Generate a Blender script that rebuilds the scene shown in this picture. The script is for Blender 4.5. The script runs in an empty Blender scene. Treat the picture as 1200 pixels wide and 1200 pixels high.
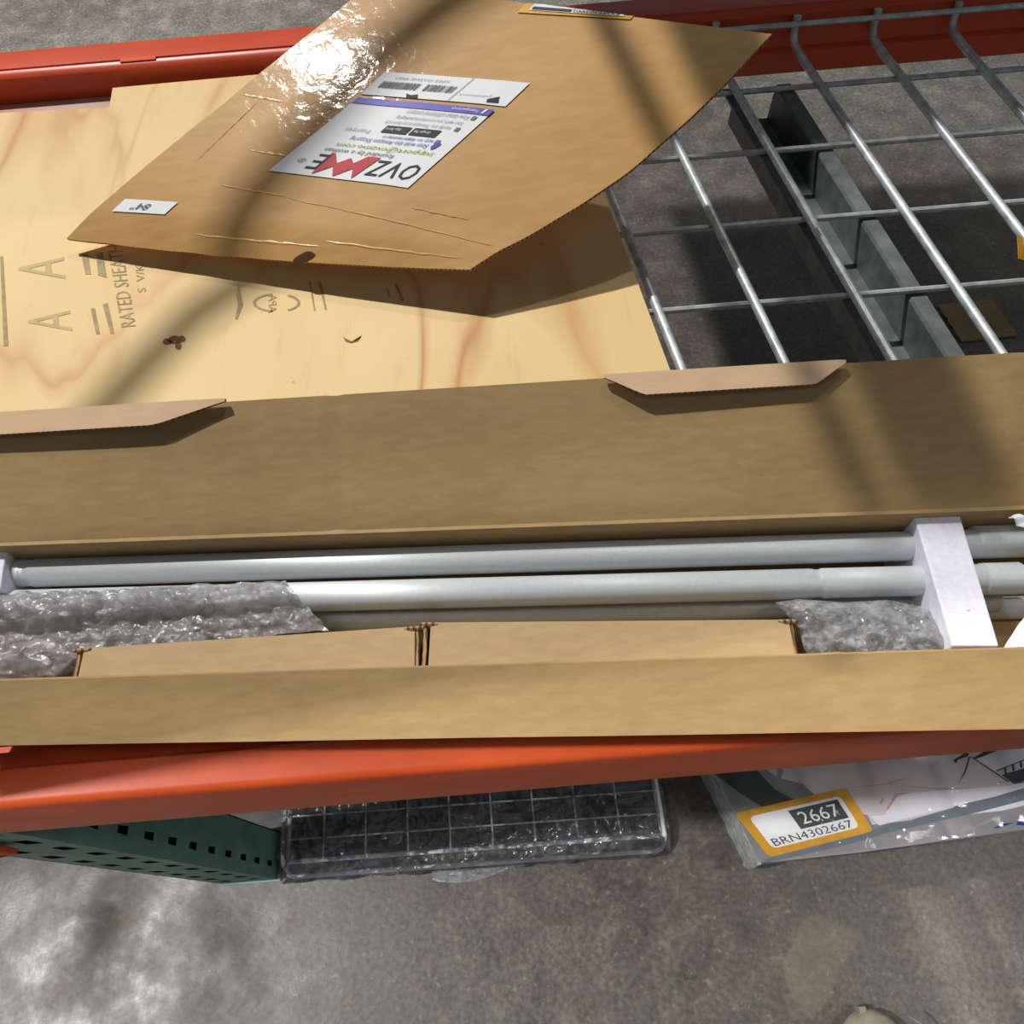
import bpy, bmesh, math, random
from mathutils import Vector, Matrix, noise
random.seed(4)
SC = bpy.context.scene
COL = SC.collection
PI = math.pi

# ---------------------------------------------------------------- camera
F = 890.0
RT = Vector((1, -.083, 0)).normalized()
UP = -Vector((.083*485, 485, F)).normalized()
FW = UP.cross(RT)
if FW.z < 0: FW = -FW
CAM = Vector((0, 0, 1.5))
def ray(u, v):
    p = Vector((u-600, v-600, F)); return Vector((p.dot(RT), p.dot(FW), p.dot(UP)))
def at(u, v, z):                       # point of the horizontal plane z seen at (u, v)
    d = ray(u, v); return CAM + d*((z-CAM.z)/d.z)
cd = bpy.data.cameras.new('camera'); cam = bpy.data.objects.new('camera', cd); COL.objects.link(cam)
cd.sensor_width = 36; cd.lens = 36*F/1200; cd.clip_start = .01
ex = Vector((RT.x, FW.x, UP.x)); ey = -Vector((RT.y, FW.y, UP.y)); ez = -Vector((RT.z, FW.z, UP.z))
m = Matrix((ex, ey, ez)).transposed().to_4x4(); m.translation = CAM
cam.matrix_world = m
SC.camera = cam

# ---------------------------------------------------------------- world, lamps, exposure
SC.view_settings.view_transform = 'Standard'; SC.view_settings.look = 'None'
SC.view_settings.exposure = 0.0; SC.view_settings.gamma = 1.0
SC.view_settings.use_curve_mapping = False
w = bpy.data.worlds.new('world'); SC.world = w; w.use_nodes = True
w.node_tree.nodes['Background'].inputs[0].default_value = (.80, .90, 1.0, 1)
w.node_tree.nodes['Background'].inputs[1].default_value = .16
def lamp(name, loc, target, size, power, col=(1, .975, .94)):
    l = bpy.data.lights.new(name, 'AREA'); l.shape = 'RECTANGLE'; l.size = size[0]; l.size_y = size[1]; l.energy = power; l.color = col
    o = bpy.data.objects.new(name, l); COL.objects.link(o); o.location = loc
    o.rotation_euler = (Vector(target)-Vector(loc)).to_track_quat('-Z', 'Y').to_euler()
    return o
lamp('high_bay_or_fill', (-2.45, 3.65, 6.2), (0, .6, .95), (.13, .13), 415)
lamp('aisle_lamp', (-3.4, -.1, 5.2), (-.2, .0, 0), (.2, .2), 260)
lamp('aisle_lamp', (-1.9, -.1, 5.5), (.0, .0, 0), (1.2, .4), 58)
lamp('high_bay_or_fill', (1.9, 3.9, 6.2), (.2, .4, .95), (.16, .16), 55)  # unseen fill, added for the highlight on the tubes' right half
lamp('aisle_lamp', (3.2, -.1, 5.2), (.3, .0, 0), (.6, .4), 40)
SC.cycles.max_bounces = 8; SC.cycles.transparent_max_bounces = 24

# ---------------------------------------------------------------- materials
def srgb(r, g, b):
    f = lambda c: (c/255/12.92) if c/255 <= .04045 else ((c/255+.055)/1.055)**2.4
    return (f(r), f(g), f(b), 1)
class NT:
    def __init__(s, name):
        s.m = bpy.data.materials.new(name); s.m.use_nodes = True; s.t = s.m.node_tree; s.b = s.t.nodes['Principled BSDF']
        s.out = s.t.nodes['Material Output']; s.co = s.t.nodes.new('ShaderNodeTexCoord')
    def n(s, kind, **kw):
        x = s.t.nodes.new('ShaderNode'+kind)
        for k, v in kw.items(): setattr(x, k, v)
        return x
    def l(s, a, b): s.t.links.new(a, b)
    def noise(s, scale, detail=4, rough=.55, stretch=(1, 1, 1), dist=0, coord='Object'):
        mp = s.n('Mapping'); mp.inputs['Scale'].default_value = stretch; s.l(s.co.outputs[coord], mp.inputs[0])
        x = s.n('TexNoise'); x.inputs['Scale'].default_value = scale; x.inputs['Detail'].default_value = detail
        x.inputs['Roughness'].default_value = rough; x.inputs['Distortion'].default_value = dist
        s.l(mp.outputs[0], x.inputs['Vector']); return x.outputs['Fac']
    def ramp(s, fac, stops):
        r = s.n('ValToRGB'); e = r.color_ramp.elements
        while len(e) < len(stops): e.new(.5)
        for i, (p, c) in enumerate(stops): e[i].position = p; e[i].color = c if len(c) == 4 else (*c, 1)
        s.l(fac, r.inputs[0]); return r.outputs[0]
    def mix(s, fac, a, b, mode='MIX'):
        x = s.n('Mix', data_type='RGBA', blend_type=mode)
        for sock, v in ((x.inputs[0], fac), (x.inputs[6], a), (x.inputs[7], b)):
            if hasattr(v, 'links'): s.l(v, sock)
            else: sock.default_value = v
        return x.outputs[2]
    def bump(s, h, strength=.2, dist=.002):
        x = s.n('Bump'); x.inputs['Strength'].default_value = strength; x.inputs['Distance'].default_value = dist
        s.l(h, x.inputs['Height']); s.l(x.outputs[0], s.b.inputs['Normal']); return x.outputs[0]
    def set(s, **kw):
        for k, v in kw.items():
            k = k.replace('_', ' ')
            if hasattr(v, 'links'): s.l(v, s.b.inputs[k])
            else: s.b.inputs[k].default_value = v
        return s
W1 = (1, 1, 1, 1); K0 = (0, 0, 0, 1)
def flat(name, rgb, rough=.6, metal=0):
    x = NT(name); x.set(Base_Color=srgb(*rgb), Roughness=rough, Metallic=metal, Specular_IOR_Level=.5 if metal else .15); return x.m
def worn(name, a, b, scale=30, rough=.5, stretch=(1, 1, 1), bump=.1, lo=.35, hi=.65, **kw):
    x = NT(name); f = x.noise(scale, 5, .6, stretch)
    x.set(Base_Color=x.ramp(f, [(lo, srgb(*a)), (hi, srgb(*b))]), Roughness=rough, **kw)
    if bump: x.bump(f, bump)
    return x.m

def mk_concrete():
    x = NT('concrete')
    big = x.noise(2.2, 6, .62, dist=.3); mid = x.noise(14, 6, .65); fine = x.noise(110, 4, .6)
    c = x.ramp(big, [(.32, srgb(94, 91, 85)), (.52, srgb(126, 124, 118)), (.72, srgb(152, 151, 147))])
    c = x.mix(.55, c, x.ramp(mid, [(.34, srgb(84, 81, 75)), (.55, srgb(122, 119, 112)), (.68, srgb(158, 154, 144))]))
    c = x.mix(.5, c, x.ramp(fine, [(.36, srgb(62, 58, 52)), (.6, srgb(180, 176, 166))]), 'OVERLAY')
    pit = x.noise(75, 3, .55)
    c = x.mix(x.ramp(pit, [(.6, K0), (.74, (.6, .6, .6, 1))]), c, srgb(172, 166, 152))
    patch = x.noise(3.2, 2, .4)
    c = x.mix(x.ramp(patch, [(.68, K0), (.70, (.3, .3, .3, 1))]), c, srgb(160, 150, 122))
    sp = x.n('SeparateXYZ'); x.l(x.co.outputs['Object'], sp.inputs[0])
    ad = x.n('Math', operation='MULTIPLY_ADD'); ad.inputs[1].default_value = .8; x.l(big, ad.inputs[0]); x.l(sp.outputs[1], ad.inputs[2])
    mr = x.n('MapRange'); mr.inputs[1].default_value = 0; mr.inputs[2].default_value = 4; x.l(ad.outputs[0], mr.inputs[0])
    c = x.mix(x.ramp(mr.outputs[0], [(.08, (.22, .22, .22, 1)), (.16, (.5, .5, .5, 1)), (.54, (.42, .42, .42, 1)), (.68, K0)]), c, srgb(60, 47, 38))  # brown under the rack: dirt, plus shade painted into the floor's colour
    r = x.ramp(mid, [(.3, (.28, .28, .28, 1)), (.7, (.55, .55, .55, 1))])
    x.set(Base_Color=c, Roughness=r); x.bump(mid, .25, .004); return x.m
def mk_cardboard(name, a, b, rough=.75):
    x = NT(name); f = x.noise(7, 4, .5, (1, 1.4, 1)); g = x.noise(160, 3, .6, (.3, 1, 1)); fl = x.noise(400, 2, .5)
    c = x.ramp(f, [(.3, srgb(*a)), (.7, srgb(*b))])
    c = x.mix(.10, c, x.ramp(g, [(.35, srgb(110, 86, 58)), (.65, srgb(214, 184, 140))]))
    c = x.mix(x.ramp(fl, [(.72, K0), (.8, (.4, .4, .4, 1))]), c, srgb(96, 74, 50))
    x.set(Base_Color=c, Roughness=rough); x.bump(f, .12, .004); return x.m
def mk_taped(cr=.075, lift=0):
    x = NT('taped_cardboard'); f = x.noise(7, 4, .5); g = x.noise(120, 3, .6, (.2, 1, 1))
    c = x.ramp(f, [(.3, srgb(188+lift, 138+lift, 66+lift)), (.7, srgb(206+lift, 157+lift, 82+lift))])
    c = x.mix(.15, c, x.ramp(g, [(.35, srgb(120, 88, 54)), (.65, srgb(205, 165, 115))]))
    x.set(Base_Color=c, Roughness=.6, Coat_Weight=.8, Coat_Roughness=cr)
    wr = x.noise(60, 4, .55, dist=.6); big = x.noise(9, 3, .5)
    b1 = x.n('Bump'); b1.inputs['Strength'].default_value = .16; b1.inputs['Distance'].default_value = .003; x.l(wr, b1.inputs['Height'])
    b2 = x.n('Bump'); b2.inputs['Strength'].default_value = .15; b2.inputs['Distance'].default_value = .006; x.l(big, b2.inputs['Height']); x.l(b1.outputs[0], b2.inputs['Normal'])
    x.l(b2.outputs[0], x.b.inputs['Coat Normal']); return x.m
def mk_edge():
    x = NT('corrugated_edge'); wv = x.n('TexWave'); wv.inputs['Scale'].default_value = 70; wv.inputs['Distortion'].default_value = 2.5
    x.l(x.co.outputs['Object'], wv.inputs[0])
    x.set(Base_Color=x.ramp(wv.outputs[0], [(.25, srgb(96, 72, 46)), (.6, srgb(172, 138, 96))]), Roughness=.9); return x.m
def mk_ply():
    x = NT('plywood')
    mp = x.n('Mapping'); mp.inputs['Rotation'].default_value = (0, 0, .28); mp.inputs['Scale'].default_value = (1, .33, 1); x.l(x.co.outputs['Object'], mp.inputs[0])
    nz = x.n('TexNoise'); nz.inputs['Scale'].default_value = 5.5; nz.inputs['Detail'].default_value = 3; nz.inputs['Distortion'].default_value = .5; nz.inputs['Roughness'].default_value = .45; x.l(mp.outputs[0], nz.inputs[0])
    mul = x.n('Math', operation='MULTIPLY'); mul.inputs[1].default_value = 4.2; x.l(nz.outputs['Fac'], mul.inputs[0])
    fr = x.n('Math', operation='FRACT'); x.l(mul.outputs[0], fr.inputs[0])
    band = x.ramp(fr.outputs[0], [(0, (.45, .45, .45, 1)), (.05, W1), (.14, (.35, .35, .35, 1)), (.3, K0), (.9, K0), (1, (.45, .45, .45, 1))])
    base = x.ramp(x.noise(6, 3, .5), [(.3, srgb(228, 194, 132)), (.7, srgb(234, 206, 148))])
    gate = x.ramp(x.noise(3.4, 2, .5), [(.35, (.2, .2, .2, 1)), (.6, (1, 1, 1, 1))])
    c = x.mix(x.mix(1, band, gate, 'MULTIPLY'), base, srgb(198, 142, 84))
    c = x.mix(x.ramp(x.noise(70, 3, .6, (1, .2, 1)), [(.6, K0), (.8, (.25, .25, .25, 1))]), c, srgb(190, 150, 96))
    c = x.mix(x.ramp(x.noise(120, 2, .5), [(.74, K0), (.79, (.6, .6, .6, 1))]), c, srgb(120, 92, 60))
    x.set(Base_Color=c, Roughness=.62); x.bump(nz.outputs['Fac'], .08); return x.m
def mk_film(name, opaque=.25, rough=.12, tint=(.9, .92, .95, 1), wr=45, st=.5, ior=1.95):
    x = NT(name); x.set(Base_Color=tint, Roughness=rough, IOR=1.5, Specular_IOR_Level=.8)
    h = x.noise(wr, 5, .6, dist=1.2); bn = x.bump(h, st, .006)
    tr = x.n('BsdfTransparent'); tr.inputs[0].default_value = (.97, .97, .98, 1)
    gl = x.n('BsdfGlossy'); gl.inputs['Roughness'].default_value = rough; x.l(bn, gl.inputs['Normal'])
    fr = x.n('Fresnel'); fr.inputs[0].default_value = ior; x.l(bn, fr.inputs['Normal'])
    m1 = x.n('MixShader'); x.l(fr.outputs[0], m1.inputs[0]); x.l(tr.outputs[0], m1.inputs[1]); x.l(gl.outputs[0], m1.inputs[2])
    tl = x.n('BsdfTranslucent'); tl.inputs[0].default_value = tint; mb = x.n('MixShader'); mb.inputs[0].default_value = .55; x.l(x.b.outputs[0], mb.inputs[1]); x.l(tl.outputs[0], mb.inputs[2])
    m2 = x.n('MixShader'); x.l(x.ramp(h, [(.3, (opaque*.3,)*3), (.7, (opaque*1.7,)*3)]), m2.inputs[0])
    x.l(m1.outputs[0], m2.inputs[1]); x.l(mb.outputs[0], m2.inputs[2]); x.l(m2.outputs[0], x.out.inputs[0]); return x.m

M = dict(
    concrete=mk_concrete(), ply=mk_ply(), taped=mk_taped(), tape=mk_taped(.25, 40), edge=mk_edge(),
    card=mk_cardboard('cardboard', (160, 130, 84), (171, 140, 93)),
    card_in=mk_cardboard('inner_carton_cardboard', (176, 147, 104), (186, 157, 114)),
    card_pale=mk_cardboard('pale_cardboard_back', (220, 184, 146), (228, 192, 156)),
    orange=worn('orange_paint', (208, 80, 34), (236, 98, 46), 14, .42, (.4, 1, 1), .05, Specular_IOR_Level=.3),
    orange_worn=worn('worn_orange_paint', (176, 74, 48), (196, 104, 82), 22, .4, (.3, 1, 1), .1),
    red=worn('red_orange_paint', (198, 70, 36), (214, 82, 46), 10, .38, (.4, 1, 1), .05),
    scuff=worn('scuffed_ledge_paint', (196, 120, 100), (186, 172, 160), 18, .6, (.4, 1, 1), .1),
    wire=worn('zinc_wire', (170, 176, 176), (214, 222, 222), 60, .38, (1, 1, 1), .05, Metallic=.35),
    galv=worn('galvanised_steel', (118, 122, 122), (160, 166, 166), 40, .42, (1, 1, 1), .05, Metallic=.5),
    channel=worn('dull_channel_steel', (92, 96, 97), (118, 123, 124), 40, .5, (1, 1, 1), .05, Metallic=.3),
    silver=worn('silver_paint', (200, 206, 208), (208, 213, 214), 300, .42, (1, 1, 1), 0, Metallic=.22, Anisotropic=.8),
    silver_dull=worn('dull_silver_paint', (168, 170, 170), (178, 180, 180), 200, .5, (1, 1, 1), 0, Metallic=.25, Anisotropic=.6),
    foam=worn('white_foam', (222, 220, 236), (232, 231, 244), 200, .7, (1, 1, 1), .05),
    white=flat('white_paper', (236, 238, 240), .5), black=flat('black_print', (34, 34, 38), .5), dark=flat('dark_hole', (22, 18, 16), .9),
    grey=flat('grey_print', (118, 118, 120), .5), lgrey=flat('pale_grey_print', (160, 160, 164), .5), logo=flat('red_print', (186, 22, 40), .45),
    lime=flat('lime_print', (170, 190, 70), .5), blue=flat('blue_print', (74, 84, 178), .5), violet=flat('violet_print', (92, 86, 190), .4), navy=flat('navy_print', (44, 66, 140), .5),
    ink=worn('faded_stamp_ink', (192, 170, 122), (208, 184, 134), 60, .8, bump=0), ink2=worn('dark_stamp_ink', (150, 134, 100), (186, 164, 118), 70, .8, bump=0),
    stain=worn('brown_resin', (120, 66, 36), (150, 90, 50), 90, .7), amber=flat('amber_resin', (196, 138, 74), .7),
    teal=worn('green_paint', (98, 140, 127), (120, 160, 146), 16, .5, bump=.08), coatwire=flat('white_coated_wire', (232, 233, 242), .35),
    yellow=worn('yellow_label', (206, 150, 20), (222, 166, 40), 40, .35, bump=0), slate=flat('dark_slate_print', (70, 76, 78), .4),
    boxgrey=worn('grey_print_box', (122, 128, 132), (140, 145, 148), 18, .35, bump=.02), boxside=worn('silver_grey_card', (138, 142, 140), (196, 198, 194), 60, .5, bump=.1),
    bluegrey=flat('blue_grey_print', (112, 124, 130), .35), warmgrey=flat('warm_grey_print', (146, 144, 146), .35), shape=worn('pale_pink_print', (206, 196, 198), (222, 214, 214), 9, .35, bump=0),
    cloth=flat('white_print', (232, 230, 236), .35), pinkline=flat('pink_line_print', (206, 160, 146), .4), sage=flat('sage_print', (150, 164, 150), .4),
    bubble=mk_film('bubble_film', .34, .2, (.97, .94, .96, 1), 55, .5, 1.7), bag=mk_film('clear_bag_film', .38, .22, (.97, .98, 1, 1), 60, .15),
    wrap=mk_film('shrink_film', .12, .2, (.97, .98, 1, 1), 45, .25),
    steel=flat('dark_steel', (92, 96, 98), .35, .7), canvas=worn('beige_canvas', (168, 160, 140), (186, 178, 158), 60, .8), rubber=flat('pale_rubber', (150, 152, 138), .6),
    scrap=mk_cardboard('old_cardboard', (126, 104, 70), (140, 116, 80)),
)

for k in ('silver', 'silver_dull'):
    nt = M[k].node_tree; tg = nt.nodes.new('ShaderNodeTangent'); tg.direction_type = 'RADIAL'; tg.axis = 'X'
    nt.links.new(tg.outputs[0], nt.nodes['Principled BSDF'].inputs['Tangent'])
# ---------------------------------------------------------------- mesh helpers
class MB:
    def __init__(s): s.v = []; s.f = []; s.k = []
    def add(s, vs, fs, k=0):
        o = len(s.v); s.v += [tuple(x) for x in vs]; s.f += [tuple(i+o for i in f) for f in fs]; s.k += [k]*len(fs); return s
    def box(s, lo, hi, k=0, mat=None):
        vs = [Vector((x, y, z)) for x in (lo[0], hi[0]) for y in (lo[1], hi[1]) for z in (lo[2], hi[2])]
        if mat: vs = [mat @ q for q in vs]
        return s.add(vs, [(0, 1, 3, 2), (4, 6, 7, 5), (0, 4, 5, 1), (2, 3, 7, 6), (0, 2, 6, 4), (1, 5, 7, 3)], k)
    def tube(s, pts, r, n=10, k=0, caps=True):
        pts = [Vector(p) for p in pts]; rs = r if isinstance(r, (list, tuple)) else [r]*len(pts)
        t0 = (pts[1]-pts[0]).normalized(); a = t0.orthogonal().normalized(); rings = []
        for i, p in enumerate(pts):
            t = ((pts[min(i+1, len(pts)-1)]-p).normalized() + (p-pts[max(i-1, 0)]).normalized()).normalized()
            a = (a - t*a.dot(t)).normalized(); b = t.cross(a)
            rings.append([p + (a*math.cos(2*PI*j/n)+b*math.sin(2*PI*j/n))*rs[i] for j in range(n)])
        vs = [q for g in rings for q in g]; fs = []
        for i in range(len(pts)-1):
            for j in range(n): fs.append((i*n+j, i*n+(j+1) % n, (i+1)*n+(j+1) % n, (i+1)*n+j))
        if caps: fs += [tuple(range(n))[::-1], tuple(range((len(pts)-1)*n, len(pts)*n))]
        return s.add(vs, fs, k)
    def extr(s, prof, x0, x1, k=0, skew=0):           # closed (y, z) profile pulled along x
        n = len(prof); vs = [(x0, y, z) for y, z in prof]+[(x1, y, z) for y, z in prof]
        fs = [(i, (i+1) % n, n+(i+1) % n, n+i) for i in range(n)]+[tuple(range(n))[::-1], tuple(range(n, 2*n))]
        return s.add(vs, fs, k)
    def grid(s, fn, nu, nv, k=0):
        vs = [fn(i/nu, j/nv) for j in range(nv+1) for i in range(nu+1)]
        fs = [(j*(nu+1)+i, j*(nu+1)+i+1, (j+1)*(nu+1)+i+1, (j+1)*(nu+1)+i) for j in range(nv) for i in range(nu)]
        return s.add(vs, fs, k)
    def slab(s, fn, nu, nv, th, ktop=0, kedge=1, crease=False):     # curved sheet with thickness and its own edge material
        P = [[Vector(fn(i/nu, j/nv)) for i in range(nu+1)] for j in range(nv+1)]
        N = [[None]*(nu+1) for _ in range(nv+1)]
        for j in range(nv+1):
            for i in range(nu+1):
                du = P[j][min(i+1, nu)]-P[j][max(i-1, 0)]; dv = P[min(j+1, nv)][i]-P[max(j-1, 0)][i]; N[j][i] = du.cross(dv).normalized()
        top = [P[j][i] for j in range(nv+1) for i in range(nu+1)]; bot = [P[j][i]-N[j][i]*th for j in range(nv+1) for i in range(nu+1)]
        c = len(top); q = lambda i, j: j*(nu+1)+i
        s.add(top+bot, [], ktop); o = len(s.v)-2*c
        for j in range(nv):
            for i in range(nu):
                f = (q(i, j), q(i+1, j), q(i+1, j+1), q(i, j+1)); s.f += [tuple(a+o for a in f), tuple(a+c+o for a in f[::-1])]; s.k += [ktop, ktop]
        rim = [q(i, 0) for i in range(nu)]+[q(nu, j) for j in range(nv)]+[q(i, nv) for i in range(nu, 0, -1)]+[q(0, j) for j in range(nv, 0, -1)]
        e0 = len(s.v); s.v += [tuple(top[a]) for a in rim]+[tuple(bot[a]) for a in rim]; R = len(rim)
        for a in range(R): s.f.append((e0+a, e0+R+a, e0+R+(a+1) % R, e0+(a+1) % R)); s.k.append(ktop if crease and a < nu else kedge)
        return s
    def build(s, name, mats, parent=None, smooth=False):
        me = bpy.data.meshes.new(name); me.from_pydata(s.v, [], s.f); me.update()
        for mt in (mats if isinstance(mats, (list, tuple)) else [mats]): me.materials.append(mt)
        for p, k in zip(me.polygons, s.k): p.material_index = k; p.use_smooth = smooth
        bm = bmesh.new(); bm.from_mesh(me); bmesh.ops.recalc_face_normals(bm, faces=bm.faces); bm.to_mesh(me); bm.free()
        if smooth: me.set_sharp_from_angle(angle=math.radians(40))
        o = bpy.data.objects.new(name, me); COL.objects.link(o)
        if parent: o.parent = parent; o.matrix_parent_inverse = Matrix.Translation(-parent.location) if parent.type == 'EMPTY' else Matrix()
        return o
def tag(o, label=None, cat=None, group=None, kind=None):
    for k, v in (('label', label), ('category', cat), ('group', group), ('kind', kind)):
        if v: o[k] = v
    return o
def thing(name, label, cat, loc=(0, 0, 0), group=None):
    o = bpy.data.objects.new(name, None); COL.objects.link(o); o.location = loc; o.empty_display_size = .05
    return tag(o, label, cat, group)
def bevel(o, wd, seg=2):
    bm = bmesh.new(); bm.from_mesh(o.data)
    bmesh.ops.remove_doubles(bm, verts=bm.verts, dist=1e-6)
    es = [e for e in bm.edges if len(e.link_faces) == 2 and e.calc_face_angle(0) > .6]
    bmesh.ops.bevel(bm, geom=es, offset=wd, segments=seg, affect='EDGES', profile=.5); bm.to_mesh(o.data); bm.free(); return o
_tc = {}
def text_mesh(body):
    if body not in _tc:
        c = bpy.data.curves.new('t', 'FONT'); c.body = body; c.resolution_u = 2; o = bpy.data.objects.new('t', c); COL.objects.link(o)
        bpy.context.view_layer.update(); ev = o.evaluated_get(bpy.context.evaluated_depsgraph_get())
        me = bpy.data.meshes.new_from_object(ev); vs = [v.co.copy() for v in me.vertices]; fs = [tuple(p.vertices) for p in me.polygons]
        bpy.data.objects.remove(o); bpy.data.meshes.remove(me); _tc[body] = (vs, fs)
    return _tc[body]
class Sheet:                                          # print laid on a surface: (a, b) in 0..1 of a quad
    def __init__(s, fn): s.fn = fn
    def text(s, mb, body, x0, y0, x1, y1, k=0):
        vs, fs = text_mesh(body); xs = [v.x for v in vs]; ys = [v.y for v in vs]; a, b, c, d = min(xs), max(xs), min(ys), max(ys)
        mb.add([s.fn(x0+(v.x-a)/(b-a)*(x1-x0), y0+(v.y-c)/(d-c)*(y1-y0)) for v in vs], fs, k)
    def poly(s, mb, pts, k=0): mb.add([s.fn(*p) for p in pts], [tuple(range(len(pts)))], k)
    def rect(s, mb, x0, y0, x1, y1, k=0, n=1):
        mb.grid(lambda u, v: s.fn(x0+(x1-x0)*u, y0+(y1-y0)*v), n, n, k)
    def rrect(s, mb, x0, y0, x1, y1, rx, ry, k=0):
        pts = []
        for cx, cy, a0 in ((x1-rx, y1-ry, 0), (x0+rx, y1-ry, 90), (x0+rx, y0+ry, 180), (x1-rx, y0+ry, 270)):
            for q in range(0, 91, 30): a = math.radians(a0+q); pts.append((cx+rx*math.cos(a), cy+ry*math.sin(a)))
        s.poly(mb, pts, k)
def line(S, body, box, mat, parent, name='text_line'):
    b = MB(); S.text(b, body, *box); return b.build(name, mat, parent)
def shape(S, pts, mat, parent, name):
    b = MB(); S.poly(b, pts); return b.build(name, mat, parent)
def quad(p0, p1, p2, p3, lift=Vector((0, 0, 0))):
    return lambda a, b: (Vector(p0)*(1-a)+Vector(p1)*a)*(1-b)+(Vector(p3)*(1-a)+Vector(p2)*a)*b+lift
def crump(x, y, sc, seed):                            # crease network of crumpled film, about 0..1
    d = noise.voronoi(Vector((x*sc, y*sc, seed)))[0]; return max(0, 1-(d[1]-d[0])*2.2)
def nz(*p): return noise.noise(Vector(p))

# ================================================================ SETTING
def ground(u, v):
    return (-6+12*u, -4+11*v, 0)
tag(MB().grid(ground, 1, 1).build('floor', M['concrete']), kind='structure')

def upper(n, pts, z, th):                             # unseen boards added for a rack level above, placed to shade shelf and floor
    v = [(x, y, zz) for zz in (z, z+th) for x, y in pts]
    tag(MB().add(v, [(0, 1, 2, 3), (4, 5, 6, 7), (0, 1, 5, 4), (1, 2, 6, 5), (2, 3, 7, 6), (3, 0, 4, 7)]).build('shade_caster_%d' % n, M['galv']), kind='structure')
upper(1, [(-.218, .842), (-.202, .842), (-.302, 1.34), (-.318, 1.34)], 1.9, .02)
upper(2, [(-.185, .842), (-.125, .842), (-.190, 1.34), (-.255, 1.34)], 1.9, .02)
upper(3, [(-.33, 1.335), (1.6, 1.32), (1.6, 2.35), (-.40, 2.35)], 1.9, .03)
upper(5, [(-1.679, 0.056), (-1.629, 0.056), (-1.619, -0.051), (-1.669, -0.051)], 1.716, .02)  # bars added over the aisle to cast dark bands on the floor
upper(6, [(-1.531, 0.036), (-1.501, 0.036), (-1.474, -0.115), (-1.504, -0.115)], 1.716, .02)
upper(4, [(-2.5, .06), (2.2, .06), (2.2, 1.14), (-2.5, 1.14)], 2.6, .03)  # added to keep the aisle lamps off the plywood
tag(MB().box((-1.9, .25, 0), (-.70, 1.0, .86)).build('shade_caster_7', M['boxgrey']), kind='structure')   # unseen block added as next-bay stock, to keep light off the floor
tag(MB().tube([(-.96, 1.08, 2.2), (-.876, 1.224, 2.2), (-.82, 1.31, 2.2), (-.756, 1.364, 2.2), (-.638, 1.428, 2.2), (-.56, 1.455, 2.2), (-.46, 1.48, 2.2)], .014, 10).build('shade_caster_8', M['galv'], None, True), kind='structure')   # unseen bent tube, added and shaped to cast a shadow band
# ================================================================ RACK
ZD = .92                                              # top of the shelf's wires
def front_beam():
    t = thing('rack_beam', 'orange steel rack beam along the front of the shelf under the long open box', 'beam', (0, .13, .79))
    prof = [(.106, .797), (.106, .905), (.1068, .9095), (.109, .9122), (.113, .913), (.134, .913), (.136, .911), (.137, .903), (.139, .900), (.149, .899), (.151, .897), (.152, .882), (.160, .880), (.160, .797)]
    MB().extr(prof, -.505, 1.6).build('beam_body', M['orange'], t, True)
    b = MB()
    b.box((-.58, .098, .70), (-.512, .106, .79)); b.box((-.58, .098, .70), (-.572, .17, .79))
    bevel(b.build('end_bracket', M['orange'], t), .006, 3)
    for z in (.725, .765): MB().tube([(-.55, .0985, z), (-.55, .090, z)], .008, 8).build('rivet', M['galv'], t, True)
    return t
front_beam()
def back_beam():
    t = thing('rack_beam', 'red-orange steel rack beam along the back edge of the shelf behind the plywood', 'beam', (0, 1.0, .82))
    prof = [(.9825, .905), (.9825, .946), (.986, .950), (.992, .951), (.9935, .948), (.995, .948), (.9965, .951), (1.034, .951), (1.040, .948), (1.043, .942), (1.043, .872), (.979, .872), (.977, .874), (.977, .9015), (.980, .904)]
    MB().extr(prof, -1.3, 1.7).build('beam_body', M['red'], t, True)
    MB().box((-1.0, .940, .9135), (-.455, .9775, .9165)).build('scuffed_ledge', M['scuff'], t)
    MB().box((-.445, .989, .9512), (-.40, .9965, .9524)).build('weld_spot', M['orange'], t)
back_beam()

SK = -.133                                            # the deck sits a little askew: x shift per metre of depth
def wire_deck():
    t = thing('wire_deck', 'zinc wire mesh shelf deck with open squares to the right of the plywood', 'wire deck', (.4, .6, ZD-.01))
    wx = lambda x7, y: x7+SK*(y-.7)
    for x7 in (-.66, -.36, -.06, .143, .2415, .343, .446, .5475, .650, .751, .853, .955):
        pts = [(wx(x7, y), y, ZD-.0045) for y in (.165, .5, .8, .93)]+[(wx(x7, .966), .966, ZD-.003), (wx(x7, .974), .974, ZD+.006), (wx(x7, .976), .976, ZD+.027)]
        MB().tube(pts if x7 > .1 else pts[:4], .0050, 10).build('wire', M['wire'], t, True)
    for y in (.195, .311, .427, .543, .658, .776, .891):
        MB().tube([(-.72+SK*(y-.7), y, ZD-.0115), (1.2, y, ZD-.0115)], .0034, 8).build('cross_wire', M['wire'], t, True)
    MB().tube([(.09, .9705, ZD+.020), (1.2, .9705, ZD+.020)], .0034, 8).build('cross_wire', M['wire'], t, True)
    for xs in (.343, -.36, 1.06):
        p = [(-.008, 0), (.010, 0), (.012, -.003), (.012, -.045), (.060, -.045), (.060, -.003), (.062, 0), (.078, 0), (.078, -.003), (.064, -.003), (.063, -.048), (.009, -.048), (.009, -.003), (-.008, -.003)]
        y0, y1 = .165, .905
        n = len(p); vs = [(wx(xs, y0)+a, y0, ZD-.0148+b) for a, b in p]+[(wx(xs, y1)+a, y1, ZD-.0148+b) for a, b in p]
        MB().add(vs, [(i, (i+1) % n, n+(i+1) % n, n+i) for i in range(n)]+[tuple(range(n)), tuple(range(n, 2*n))]).build('support_channel', M['channel'], t)
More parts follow.
